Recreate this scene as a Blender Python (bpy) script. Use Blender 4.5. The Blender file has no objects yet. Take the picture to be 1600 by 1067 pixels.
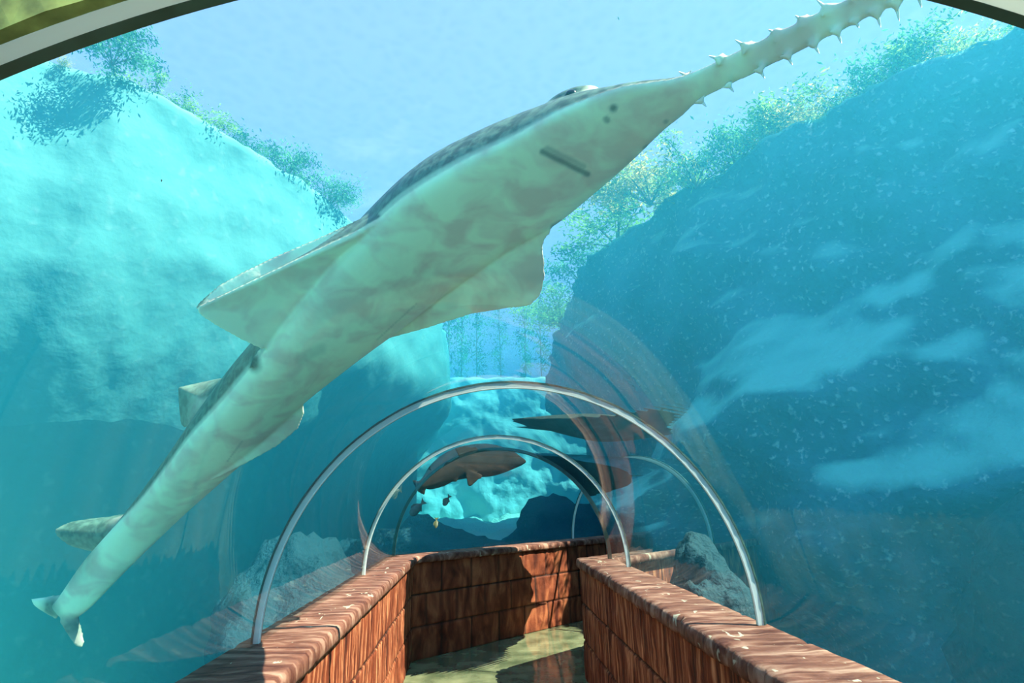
import bpy, bmesh, math, random
import numpy as np
from mathutils import Vector, Matrix, noise
random.seed(7)
SC = bpy.context.scene
COL = SC.collection

# ------------------------------------------------------------ camera
EYE = np.array([0.0, 0.0, 1.72])
YAW, PITCH, ROLL, FPX = math.radians(3.547), math.radians(15.406), math.radians(-1.321), 900.0
cf = np.array([math.sin(YAW)*math.cos(PITCH), math.cos(YAW)*math.cos(PITCH), math.sin(PITCH)])
_r = np.array([math.cos(YAW), -math.sin(YAW), 0.0]); _u = np.cross(_r, cf)
cr = _r*math.cos(ROLL) + _u*math.sin(ROLL)
cu = -_r*math.sin(ROLL) + _u*math.cos(ROLL)
cam = bpy.data.cameras.new('camera'); camo = bpy.data.objects.new('camera', cam); COL.objects.link(camo)
cam.sensor_width = 36; cam.lens = FPX/1600*36; cam.clip_start = 0.02; cam.clip_end = 400
M = Matrix(((cr[0], cu[0], -cf[0], EYE[0]), (cr[1], cu[1], -cf[1], EYE[1]), (cr[2], cu[2], -cf[2], EYE[2]), (0, 0, 0, 1)))
camo.matrix_world = M
SC.camera = camo

# ------------------------------------------------------------ look
SC.view_settings.view_transform = 'Standard'; SC.view_settings.look = 'None'
SC.view_settings.gamma = 1; SC.view_settings.use_curve_mapping = False
SC.view_settings.exposure = 0.15
cy = SC.cycles
cy.max_bounces = 10; cy.diffuse_bounces = 2; cy.glossy_bounces = 3; cy.transmission_bounces = 4
cy.volume_bounces = 2; cy.transparent_max_bounces = 24
cy.caustics_reflective = False; cy.caustics_refractive = False
cy.sample_clamp_indirect = 6

def nodes(m):
    m.use_nodes = True; nt = m.node_tree; nt.nodes.clear(); return nt, nt.nodes.new, nt.links.new

# ------------------------------------------------------------ sky
W = bpy.data.worlds.new('sky'); SC.world = W
nt, N, L = nodes(W)
out = N('ShaderNodeOutputWorld'); bg = N('ShaderNodeBackground'); bg.inputs[1].default_value = 1.0
tc = N('ShaderNodeTexCoord'); sep = N('ShaderNodeSeparateXYZ'); L(tc.outputs['Generated'], sep.inputs[0])
ramp = N('ShaderNodeValToRGB'); ramp.color_ramp.interpolation = 'EASE'
ramp.color_ramp.elements[0].position = 0.0; ramp.color_ramp.elements[0].color = (1.06, 0.80, 1.25, 1)
ramp.color_ramp.elements[1].position = 0.95; ramp.color_ramp.elements[1].color = (0.72, 0.60, 1.30, 1)
L(sep.outputs['Z'], ramp.inputs[0])
mp = N('ShaderNodeMapping'); mp.inputs['Scale'].default_value = (3, 5, 6); L(tc.outputs['Generated'], mp.inputs[0])
cn = N('ShaderNodeTexNoise'); cn.inputs['Scale'].default_value = 1.6; cn.inputs['Detail'].default_value = 6; L(mp.outputs[0], cn.inputs[0])
cr2 = N('ShaderNodeValToRGB'); cr2.color_ramp.elements[0].position = 0.60; cr2.color_ramp.elements[1].position = 0.85
L(cn.outputs[0], cr2.inputs[0])
mx = N('ShaderNodeMixRGB'); L(cr2.outputs[0], mx.inputs[0]); L(ramp.outputs[0], mx.inputs[1]); mx.inputs[2].default_value = (1.5, 1.05, 1.4, 1)
L(mx.outputs[0], bg.inputs[0]); L(bg.outputs[0], out.inputs[0])

# ------------------------------------------------------------ sun
SUN = Vector((0.60, -0.22, 0.77)).normalized()
sl = bpy.data.lights.new('sun', 'SUN'); sl.energy = 24.0; sl.color = (1.25, 0.84, 0.66); sl.angle = 0.004
so = bpy.data.objects.new('sun', sl); COL.objects.link(so); so.rotation_euler = SUN.to_track_quat('Z', 'Y').to_euler()
so.location = (0, 0, 20)

# ------------------------------------------------------------ water (a real volume round the tunnel)
WATER_TOP = 7.8
SCAT, SCAT_COL, ABS, ABS_COL = 0.027, (0.08, 0.76, 1.0, 1), 0.105, (0.0, 0.76, 0.91, 1)
wm = bpy.data.materials.new('water'); nt, N, L = nodes(wm)
out = N('ShaderNodeOutputMaterial'); tr = N('ShaderNodeBsdfTransparent'); L(tr.outputs[0], out.inputs['Surface'])
vs = N('ShaderNodeVolumeScatter'); vs.inputs['Color'].default_value = SCAT_COL; vs.inputs['Density'].default_value = SCAT; vs.inputs['Anisotropy'].default_value = 0.35
va = N('ShaderNodeVolumeAbsorption'); va.inputs['Color'].default_value = ABS_COL; va.inputs['Density'].default_value = ABS
ad = N('ShaderNodeAddShader'); L(vs.outputs[0], ad.inputs[0]); L(va.outputs[0], ad.inputs[1]); L(ad.outputs[0], out.inputs['Volume'])

# ============================================================ helpers
def tag(o, label=None, cat=None, group=None, kind=None):
    if label: o['label'] = label
    if cat: o['category'] = cat
    if group: o['group'] = group
    if kind: o['kind'] = kind
    return o

def mesh_obj(name, verts, faces, mat=None, parent=None, smooth=True, mats=None, fmat=None):
    me = bpy.data.meshes.new(name); me.from_pydata([tuple(map(float, v)) for v in verts], [], faces)
    for m in (mats or ([mat] if mat else [])): me.materials.append(m)
    if fmat is not None: me.polygons.foreach_set('material_index', fmat)
    if smooth: me.polygons.foreach_set('use_smooth', [True]*len(me.polygons))
    me.update(); o = bpy.data.objects.new(name, me); COL.objects.link(o)
    if parent: o.parent = parent
    return o

def empty(name, loc=(0, 0, 0)):
    o = bpy.data.objects.new(name, None); o.location = loc; o.empty_display_size = .1; COL.objects.link(o); return o

def child(o, parent):
    o.parent = parent; o.matrix_parent_inverse = Matrix.Translation(-Vector(parent.location)); return o

def ray(x, y):
    v = cf*FPX + cr*(x-800) + cu*(533.5-y); return v/np.linalg.norm(v)
def at(x, y, r): return EYE + ray(x, y)*r          # a point r metres along the sight line of a pixel of the survey
def fbm(x, y, z, o=4): return noise.fractal(Vector((x, y, z)), 1.0, 2.0, o)

def grid_faces(nu, nv, off=0, wrapv=False, flip=False):
    f = []
    for i in range(nu-1):
        for j in range(nv if wrapv else nv-1):
            a, b = off+i*nv+j, off+i*nv+(j+1) % nv; c, d = b+nv, a+nv
            f.append((a, d, c, b) if flip else (a, b, c, d))
    return f

# ============================================================ materials
def mat_stone(name, c1, c2, c3, scale=1.0, caustic_streak=(14, 14, 1.6), rough=0.75, patches=0.0, bump=0.4, joints=False):
    m = bpy.data.materials.new(name); nt, N, L = nodes(m)
    out = N('ShaderNodeOutputMaterial'); p = N('ShaderNodeBsdfPrincipled'); L(p.outputs[0], out.inputs[0])
    tc = N('ShaderNodeTexCoord'); mp = N('ShaderNodeMapping'); mp.inputs['Scale'].default_value = caustic_streak; L(tc.outputs['Object'], mp.inputs[0])  # stretched noise: pale streaks put rippling sunlight into the stone colour
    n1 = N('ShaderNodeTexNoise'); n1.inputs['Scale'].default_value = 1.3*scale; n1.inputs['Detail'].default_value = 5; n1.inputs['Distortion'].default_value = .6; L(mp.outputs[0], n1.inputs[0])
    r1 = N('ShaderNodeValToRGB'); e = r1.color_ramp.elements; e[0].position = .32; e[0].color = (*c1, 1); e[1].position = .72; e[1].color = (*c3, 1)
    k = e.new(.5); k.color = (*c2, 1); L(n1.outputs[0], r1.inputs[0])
    n2 = N('ShaderNodeTexNoise'); n2.inputs['Scale'].default_value = 2.2; n2.inputs['Detail'].default_value = 4; L(tc.outputs['Object'], n2.inputs[0])
    mul = N('ShaderNodeMixRGB'); mul.blend_type = 'MULTIPLY'; mul.inputs[0].default_value = .5; L(r1.outputs[0], mul.inputs[1])
    r2 = N('ShaderNodeValToRGB'); r2.color_ramp.elements[0].position = .3; r2.color_ramp.elements[0].color = (.45, .42, .42, 1); r2.color_ramp.elements[1].position = .65; L(n2.outputs[0], r2.inputs[0]); L(r2.outputs[0], mul.inputs[2])
    last = mul
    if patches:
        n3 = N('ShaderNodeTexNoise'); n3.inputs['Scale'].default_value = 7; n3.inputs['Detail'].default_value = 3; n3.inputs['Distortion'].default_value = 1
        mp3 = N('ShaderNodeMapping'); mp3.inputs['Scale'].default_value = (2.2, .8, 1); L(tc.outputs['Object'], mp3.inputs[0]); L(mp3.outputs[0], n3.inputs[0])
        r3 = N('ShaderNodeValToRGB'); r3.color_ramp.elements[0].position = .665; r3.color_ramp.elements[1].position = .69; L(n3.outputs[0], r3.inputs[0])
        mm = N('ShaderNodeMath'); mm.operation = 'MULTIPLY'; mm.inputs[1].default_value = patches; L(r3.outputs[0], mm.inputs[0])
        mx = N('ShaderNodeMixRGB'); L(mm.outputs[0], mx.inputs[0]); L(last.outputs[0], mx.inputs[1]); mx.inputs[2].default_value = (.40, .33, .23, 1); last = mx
    if joints:
        at_ = N('ShaderNodeAttribute'); at_.attribute_name = 'joint'; mj = N('ShaderNodeMixRGB'); L(at_.outputs['Fac'], mj.inputs[0]); L(last.outputs[0], mj.inputs[1]); mj.inputs[2].default_value = (.012, .008, .006, 1); last = mj
    L(last.outputs[0], p.inputs['Base Color']); p.inputs['Roughness'].default_value = rough; p.inputs['Specular IOR Level'].default_value = .2
    n4 = N('ShaderNodeTexNoise'); n4.inputs['Scale'].default_value = 45*scale; n4.inputs['Detail'].default_value = 4; L(tc.outputs['Object'], n4.inputs[0])
    b = N('ShaderNodeBump'); b.inputs['Strength'].default_value = bump; b.inputs['Distance'].default_value = .01; L(n4.outputs[0], b.inputs['Height']); L(b.outputs[0], p.inputs['Normal'])
    return m

def mat_plain(name, col, rough=.5, noise_amt=0.0, nscale=8, spec=.5):
    m = bpy.data.materials.new(name); nt, N, L = nodes(m)
    out = N('ShaderNodeOutputMaterial'); p = N('ShaderNodeBsdfPrincipled'); L(p.outputs[0], out.inputs[0])
    p.inputs['Roughness'].default_value = rough; p.inputs['Specular IOR Level'].default_value = spec
    tc = N('ShaderNodeTexCoord'); n = N('ShaderNodeTexNoise'); n.inputs['Scale'].default_value = nscale; n.inputs['Detail'].default_value = 5; L(tc.outputs['Object'], n.inputs[0])
    r = N('ShaderNodeValToRGB'); a = noise_amt
    r.color_ramp.elements[0].position = .3; r.color_ramp.elements[0].color = (*[c*(1-a) for c in col], 1)
    r.color_ramp.elements[1].position = .7; r.color_ramp.elements[1].color = (*[min(1, c*(1+a)) for c in col], 1)
    L(n.outputs[0], r.inputs[0]); L(r.outputs[0], p.inputs['Base Color'])
    return m

M_block = mat_stone('sealed_red_block', (.050, .007, .003), (.22, .042, .014), (.70, .26, .115), caustic_streak=(17, 17, 1.9), joints=True)
M_block2 = mat_stone('smooth_red_block', (.08, .015, .006), (.22, .048, .018), (.44, .13, .05), caustic_streak=(6, 6, 2.2), joints=True)
M_cope = mat_stone('worn_coping_stone', (.075, .020, .012), (.18, .066, .040), (.40, .215, .145), caustic_streak=(3.2, 14, 6), patches=.9)
M_floor = None
def mat_floor():
    m = bpy.data.materials.new('wet_floor'); nt, N, L = nodes(m)
    out = N('ShaderNodeOutputMaterial'); p = N('ShaderNodeBsdfPrincipled'); L(p.outputs[0], out.inputs[0])
    tc = N('ShaderNodeTexCoord'); n = N('ShaderNodeTexNoise'); n.inputs['Scale'].default_value = 3.5; n.inputs['Detail'].default_value = 6; L(tc.outputs['Object'], n.inputs[0])
    r = N('ShaderNodeValToRGB'); r.color_ramp.elements[0].position = .35; r.color_ramp.elements[0].color = (.07, .08, .04, 1); r.color_ramp.elements[1].position = .68; r.color_ramp.elements[1].color = (.22, .21, .11, 1)
    L(n.outputs[0], r.inputs[0]); L(r.outputs[0], p.inputs['Base Color'])
    p.inputs['Roughness'].default_value = .06; p.inputs['IOR'].default_value = 1.45
    mp = N('ShaderNodeMapping'); mp.inputs['Scale'].default_value = (3, 9, 1); L(tc.outputs['Object'], mp.inputs[0])
    w = N('ShaderNodeTexNoise'); w.inputs['Scale'].default_value = 2; w.inputs['Detail'].default_value = 2; L(mp.outputs[0], w.inputs[0])
    b = N('ShaderNodeBump'); b.inputs['Strength'].default_value = .06; b.inputs['Distance'].default_value = .02; L(w.outputs[0], b.inputs['Height']); L(b.outputs[0], p.inputs['Normal'])
    return m
M_floor = mat_floor()

def mat_acrylic():
    m = bpy.data.materials.new('acrylic'); nt, N, L = nodes(m)
    out = N('ShaderNodeOutputMaterial'); t = N('ShaderNodeBsdfTransparent'); t.inputs[0].default_value = (.95, .985, .98, 1)
    g = N('ShaderNodeBsdfGlossy'); g.inputs['Roughness'].default_value = .012; g.inputs[0].default_value = (.72, .78, .78, 1)
    fr = N('ShaderNodeFresnel'); fr.inputs[0].default_value = 1.20
    mx = N('ShaderNodeMixShader'); L(fr.outputs[0], mx.inputs[0]); L(t.outputs[0], mx.inputs[1]); L(g.outputs[0], mx.inputs[2]); L(mx.outputs[0], out.inputs[0])
    tc = N('ShaderNodeTexCoord'); n = N('ShaderNodeTexNoise'); n.inputs['Scale'].default_value = 2.2; n.inputs['Detail'].default_value = 1; L(tc.outputs['Object'], n.inputs[0])
    b = N('ShaderNodeBump'); b.inputs['Strength'].default_value = .01; b.inputs['Distance'].default_value = .05; L(n.outputs[0], b.inputs['Height']); L(b.outputs[0], g.inputs['Normal'])
    m2 = bpy.data.materials.new('acrylic_wet_side'); nt, N, L = nodes(m2)
    out = N('ShaderNodeOutputMaterial'); t = N('ShaderNodeBsdfTransparent'); t.inputs[0].default_value = (.98, .99, .99, 1); L(t.outputs[0], out.inputs[0])
    return m, m2
M_acr, M_acr2 = mat_acrylic()
M_seam = bpy.data.materials.new('pale_seam'); nt, N, L = nodes(M_seam)
out = N('ShaderNodeOutputMaterial'); d = N('ShaderNodeBsdfDiffuse'); t = N('ShaderNodeBsdfTranslucent'); mx = N('ShaderNodeMixShader'); mx.inputs[0].default_value = .55
for q in (d, t): q.inputs[0].default_value = (.93, .96, .90, 1)
L(d.outputs[0], mx.inputs[1]); L(t.outputs[0], mx.inputs[2]); L(mx.outputs[0], out.inputs[0])
M_gasket = mat_plain('dark_green_gasket', (.045, .085, .06), .35, .3, 20)
M_algae = mat_plain('olive_algae', (.22, .24, .06), .8, .5, 40)

# ============================================================ tunnel geometry
XC, ZS, R = 0.166, 1.118, 1.165
TA = math.radians(49.6); D2 = np.array([math.sin(TA), math.cos(TA)]); N2 = np.array([math.cos(TA), -math.sin(TA)]); JY = 6.8; TH = math.tan(TA/2)
def tun(s, o):
    """s metres along the tunnel (camera side is 0), o metres to the right of its middle"""
    js = JY - o*TH
    if s <= JY: # first leg, squeezed to meet the mitre
        y = s
        return np.array([XC+o, min(y, js) if s < JY else js])
    p = np.array([XC, JY]) + D2*(s-JY) + N2*o
    return p
def mitre(o): return np.array([XC+o, JY-o*TH])
def tun1(y, o): return np.array([XC+o, y])
def tun2(t, o): return np.array([XC, JY]) + D2*t + N2*o

def sweep(rings, closed_profile=True, caps=False):
    v = []; n = len(rings[0])
    for r_ in rings: v += r_
    f = grid_faces(len(rings), n, wrapv=closed_profile)
    if caps:
        f.append(tuple(range(n))); o = (len(rings)-1)*n; f.append(tuple(o+i for i in reversed(range(n))))
    return v, f

def arc_prof(rad, n=48, a0=0.0, a1=math.pi):
    return [(rad*math.cos(a0+(a1-a0)*i/(n-1)), ZS+rad*math.sin(a0+(a1-a0)*i/(n-1))) for i in range(n)]

# void of the tunnel cut out of the water
vp = arc_prof(R+.036, 64) + [(-(R+.036), -.12), ((R+.036), -.12)]
rings = [[(*tun1(-2.5, o), z) for o, z in vp], [(*mitre(o), z) for o, z in vp], [(*tun2(7.5, o), z) for o, z in vp]]
vv, vf = sweep(rings, True, True)
bm = bmesh.new()
vs_ = [bm.verts.new(v) for v in vv]
for f in vf: bm.faces.new([vs_[i] for i in f])
bmesh.ops.recalc_face_normals(bm, faces=bm.faces); bmesh.ops.reverse_faces(bm, faces=bm.faces)
nb = len(bm.faces)
ret = bmesh.ops.create_cube(bm, size=1.0)
for v in ret['verts']:
    v.co = Vector((v.co.x*44, v.co.y*60+20, -3.5 if v.co.z < 0 else WATER_TOP))
me = bpy.data.meshes.new('tank_water'); bm.to_mesh(me); bm.free(); me.materials.append(wm)
o = bpy.data.objects.new('tank_water', me); COL.objects.link(o); tag(o, kind='structure')

# water surface: ripple pattern put into its transparency colour to imitate caustics
sm = bpy.data.materials.new('water_surface'); nt, N, L = nodes(sm)
out = N('ShaderNodeOutputMaterial'); t = N('ShaderNodeBsdfTransparent'); g = N('ShaderNodeBsdfGlossy'); g.inputs['Roughness'].default_value = .03
tc = N('ShaderNodeTexCoord'); mpw = N('ShaderNodeMapping'); mpw.inputs['Scale'].default_value = (1, 1, 1); L(tc.outputs['Object'], mpw.inputs[0])
nz = N('ShaderNodeTexNoise'); nz.inputs['Scale'].default_value = 1.4; nz.inputs['Detail'].default_value = 2; L(mpw.outputs[0], nz.inputs[0])
ad = N('ShaderNodeMixRGB'); ad.blend_type = 'ADD'; ad.inputs[0].default_value = .45; L(mpw.outputs[0], ad.inputs[1]); L(nz.outputs['Color'], ad.inputs[2])
vo = N('ShaderNodeTexVoronoi'); vo.feature = 'SMOOTH_F1'; vo.inputs['Scale'].default_value = 5.5; vo.inputs['Smoothness'].default_value = .4; L(ad.outputs[0], vo.inputs['Vector'])
rw = N('ShaderNodeValToRGB'); rw.color_ramp.elements[0].position = .1; rw.color_ramp.elements[0].color = (.93, .935, .94, 1); rw.color_ramp.elements[1].position = .75; rw.color_ramp.elements[1].color = (1, 1, 1, 1)
L(vo.outputs['Distance'], rw.inputs[0]); L(rw.outputs[0], t.inputs[0])
lw = N('ShaderNodeLayerWeight'); lw.inputs[0].default_value = .25
mxs = N('ShaderNodeMixShader'); pw_ = N('ShaderNodeMath'); pw_.operation = 'POWER'; pw_.inputs[1].default_value = 7; L(lw.outputs['Facing'], pw_.inputs[0]); lw.inputs[0].default_value = .5; L(pw_.outputs[0], mxs.inputs[0]); L(t.outputs[0], mxs.inputs[1]); L(g.outputs[0], mxs.inputs[2]); L(mxs.outputs[0], out.inputs[0])
bw = N('ShaderNodeBump'); bw.inputs['Strength'].default_value = .5; bw.inputs['Distance'].default_value = .08; L(nz.outputs[0], bw.inputs['Height']); L(bw.outputs[0], g.inputs['Normal'])
z = WATER_TOP-.02
o = mesh_obj('water_surface', [(-21.9, -9.9, z), (21.9, -9.9, z), (21.9, 49.9, z), (-21.9, 49.9, z)], [(0, 1, 2, 3)], sm, smooth=False); tag(o, kind='structure')

# acrylic vault panels
def panel(name, ra, rb):
    ri, ro = R, R+.03; n = 64
    pi_, po = arc_prof(ri, n), arc_prof(ro, n)
    A = [(*ra(o), z) for o, z in pi_]; B = [(*rb(o), z) for o, z in pi_]
    C = [(*ra(o), z) for o, z in po]; D = [(*rb(o), z) for o, z in po]
    v = A+B+C+D+A+B; f = []; fm = []; e_ = 4*n
    for i in range(n-1):
        f.append((e_+i, e_+i+1, e_+n+i+1, e_+n+i)); fm.append(0)
        f.append((2*n+i, 3*n+i, 3*n+i+1, 2*n+i+1)); fm.append(1)
        f.append((i, 2*n+i, 2*n+i+1, i+1)); fm.append(1)
        f.append((n+i, n+i+1, 3*n+i+1, 3*n+i)); fm.append(1)
    f.append((0, n, 3*n, 2*n)); fm.append(1); f.append((n-1, 3*n-1, 4*n-1, 2*n-1)); fm.append(1)
    o = mesh_obj(name, v, f, mats=[M_acr, M_acr2], fmat=fm); tag(o, kind='structure'); return o
RIBS = [-2.0, .458, 2.948, 5.48]
g_ = .016
panel('window_1', lambda o: tun1(RIBS[0]+g_, o), lambda o: tun1(RIBS[1]-g_, o))
panel('window_2', lambda o: tun1(RIBS[1]+g_, o), lambda o: tun1(RIBS[2]-g_, o))
panel('window_3', lambda o: tun1(RIBS[2]+g_, o), lambda o: tun1(RIBS[3]-g_, o))
panel('window_4', lambda o: tun1(RIBS[3]+g_, o), lambda o: mitre(o)-np.array([0, .008]))
panel('window_5', lambda o: mitre(o)+D2*.008, lambda o: tun2(2.72-g_, o))
panel('window_6', lambda o: tun2(2.72+g_, o), lambda o: tun2(7.4, o))

def band(name, place, w0, w1, ri, ro, mat, parent, rough=0.0, seed=0):
    """a half hoop: place(w,o) -> xy, between widths w0..w1 and radii ri..ro"""
    n = 120; rings = []
    for i in range(n):
        a = math.pi*i/(n-1); ring = []
        for (w, r_) in ((w0, ri), (w1, ri), (w1, ro), (w0, ro)):
            k = rough*fbm(a*22+seed, w*90, r_*30, 3) if rough else 0
            rr = r_ + (k if r_ == ro else 0); ww = w + (k*1.5 if w == w0 or not rough else 0)
            ring.append((*place(ww, rr*math.cos(a)), ZS+rr*math.sin(a)))
        rings.append(ring)
    v, f = sweep(rings, True, True)
    return child(mesh_obj(name, v, f, mat, smooth=False), parent)

def rib(place, base, label, thin=False, al=.003, ga=.004, hw=.010):
    t = empty('tunnel_rib', (*base, ZS)); tag(t, label, 'rib', 'hoops joining the acrylic vault')
    if thin:
        band('gasket', place, -.009, .009, R-.003, R+.034, M_gasket, t)
        return t
    near = al > .006
    band('seam', place, -hw, hw, R-.0015, R+.026, M_seam, t)
    if near:
        band('gasket', place, hw+.0001, hw+ga, R-.002, R+.034, M_gasket, t)
        band('algae_edge', place, -hw-al, -hw-.0001, R-.001, R+.036, M_algae, t, rough=.002)
    else:
        band('gasket', place, hw+.0001, hw+ga, R-.002, R+.003, M_gasket, t)
        band('algae_edge', place, -hw-.004, hw+.004, R+.0261, R+.035, M_gasket, t, rough=.002)
    return t
rib(lambda w, o: tun1(RIBS[1]+w, o), tun1(RIBS[1], 0), 'huge pale hoop overhead crossing both top corners of the view', al=.013, ga=.013, hw=.0085)
rib(lambda w, o: tun1(RIBS[2]+w, o), tun1(RIBS[2], 0), 'large pale hoop in the middle of the tunnel, standing on both low walls')
rib(lambda w, o: tun1(RIBS[3]+w, o), tun1(RIBS[3], 0), 'smaller thin pale hoop at the far end of the two straight low walls')
rib(lambda w, o: mitre(o)+np.array([0, w]), mitre(0), 'thin dark hoop at the bend where the tunnel turns right', thin=True)
rib(lambda w, o: tun2(2.72+w, o), tun2(2.72, 0), 'dark curved rib standing on the wall beyond the bend')

# ------------------------------------------------------------ low block walls with coping
HI_L, HI_R = -0.93, 0.885      # inner faces, metres from the middle
COPE = .085
def block_face(name, P, s0, s1, inn, seed, joints, parent=None, ds=.022, mat=None):
    """P(s,o)->xy with o = depth behind the face; block wall from s0 to s1"""
    ns = int((s1-s0)/ds)+1; nz = 76; top = ZS-COPE; H = top
    v = []; jn = []
    courses = [0, .34, .69, top]
    lens = .46
    for i in range(ns):
        s = s0+(s1-s0)*i/(ns-1)
        for j in range(nz):
            z = H*j/(nz-1)
            ci = 0 if z < courses[1] else (1 if z < courses[2] else 2)
            dz = min(abs(z-courses[1]), abs(z-courses[2]))
            ph = (s/lens + (0, .5, .12)[ci] + .1*math.sin(seed+ci*5)); q = abs(ph-round(ph))*lens
            bid = math.floor(ph+.5)
            gro = .020*math.exp(-(dz/.009)**2) + .016*math.exp(-(q/.011)**2); jn.append(min(1, 1.1*math.exp(-(dz/.008)**2)+.95*math.exp(-(q/.013)**2)))
            bulge = .010*noise.noise(Vector((bid*3.7+seed, ci*7.1, 0))) + .006*fbm(s*3+seed, z*4, 1) + .003*fbm(s*14, z*14, seed)
            v.append((*P(s, gro-bulge), z))
    f = grid_faces(ns, nz)
    b = len(v)
    for s in (s0, s1):
        for z in (0, H): v.append((*P(s, .25), z))
    # back, ends, top closed
    i0, i1, i2, i3 = 0, nz-1, (ns-1)*nz, ns*nz-1
    f += [(b, b+2, b+3, b+1)]
    f += [tuple([b, b+1]+[i1-k for k in range(nz)]), tuple([b+3, b+2]+[i2+k for k in range(nz)])]
    f += [tuple([b+1, b+3]+[i3-k*nz for k in range(ns)]), tuple([b+2, b]+[k*nz for k in range(ns)])]
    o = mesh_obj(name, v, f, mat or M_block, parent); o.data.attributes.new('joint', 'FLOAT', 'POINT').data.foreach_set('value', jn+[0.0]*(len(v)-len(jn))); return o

def coping(name, P, s0, s1, wid, seed, parent=None, ds=.02, chip=1.0, over=.045):
    ns = int((s1-s0)/ds)+1
    prof = []  # (o,z,edge weight)
    z0, z1 = ZS-COPE+.001, ZS
    prof += [(.03, z0, 0), (-over+.01, z0, .5), (-over, z0+.02, 1), (-over, z0+.045, 1), (-over+.004, z1-.016, 1), (-over+.016, z1-.003, 1)]
    for k in range(1, 9): prof.append((-over+.016+(wid+over-.02)*k/8, z1, 0))
    prof += [(wid, z0, 0)]
    rings = []
    for i in range(ns):
        s = s0+(s1-s0)*i/(ns-1); ring = []
        e = fbm(s*2.3+seed, 1.7, 0, 5)
        jt = abs(((s+.1*seed)/.62) % 1-.5)*2; jq = (1-jt)*.31
        nick = .022*math.exp(-(jq/.02)**2)
        notch = chip*(.012*max(0, e)+.010*abs(fbm(s*9+seed, 3, 0, 3)))+nick
        for o, z, w in prof:
            oo = o+w*notch; zz = z - (.004*fbm(s*6, o*18, seed)+(.008*nick/.022 if z >= z1-.001 else 0) if z > z0+.03 else 0) - (w*notch*.25 if z > z0+.06 else 0)
            ring.append((*P(s, oo), zz))
        rings.append(ring)
    v, f = sweep(rings, True, True)
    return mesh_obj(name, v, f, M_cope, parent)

Lw = lambda s, o: np.array([XC+HI_L-o, s])
Rw = lambda s, o: np.array([XC+HI_R+o, s])
def after(P0, d, nrm): return lambda s, o: P0 + d*s + nrm*o
LEFT_Y = float(mitre(HI_L)[1]); RIGHT_Y = float(mitre(HI_R)[1])
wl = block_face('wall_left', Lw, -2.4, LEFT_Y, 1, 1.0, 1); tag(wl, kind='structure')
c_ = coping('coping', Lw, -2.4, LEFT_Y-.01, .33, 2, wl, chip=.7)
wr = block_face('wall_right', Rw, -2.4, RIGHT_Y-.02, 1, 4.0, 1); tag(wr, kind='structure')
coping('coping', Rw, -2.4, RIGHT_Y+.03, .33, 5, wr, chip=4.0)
Pf = after(mitre(HI_L), D2, -N2)
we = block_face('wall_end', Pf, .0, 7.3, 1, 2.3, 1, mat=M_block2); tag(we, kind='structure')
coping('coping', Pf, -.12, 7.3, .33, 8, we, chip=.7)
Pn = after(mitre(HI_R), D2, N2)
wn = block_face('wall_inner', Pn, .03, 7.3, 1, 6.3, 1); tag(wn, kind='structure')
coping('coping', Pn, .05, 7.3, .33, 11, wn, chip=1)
# tunnel floor slab
w_ = R+.12
fl = [(*tun1(-2.5, -w_), 0), (*tun1(-2.5, w_), 0), (*mitre(w_), 0), (*tun2(7.5, w_), 0), (*tun2(7.5, -w_), 0), (*mitre(-w_), 0)]
v = fl+[(x, y, -.3) for x, y, z in fl]
o = mesh_obj('floor', v, [(0, 1, 2, 5), (5, 2, 3, 4), (6, 11, 8, 7), (11, 10, 9, 8)]+[(i, i+6, (i+1) % 6+6, (i+1) % 6) for i in range(6)], M_floor, smooth=False); tag(o, kind='structure')


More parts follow.
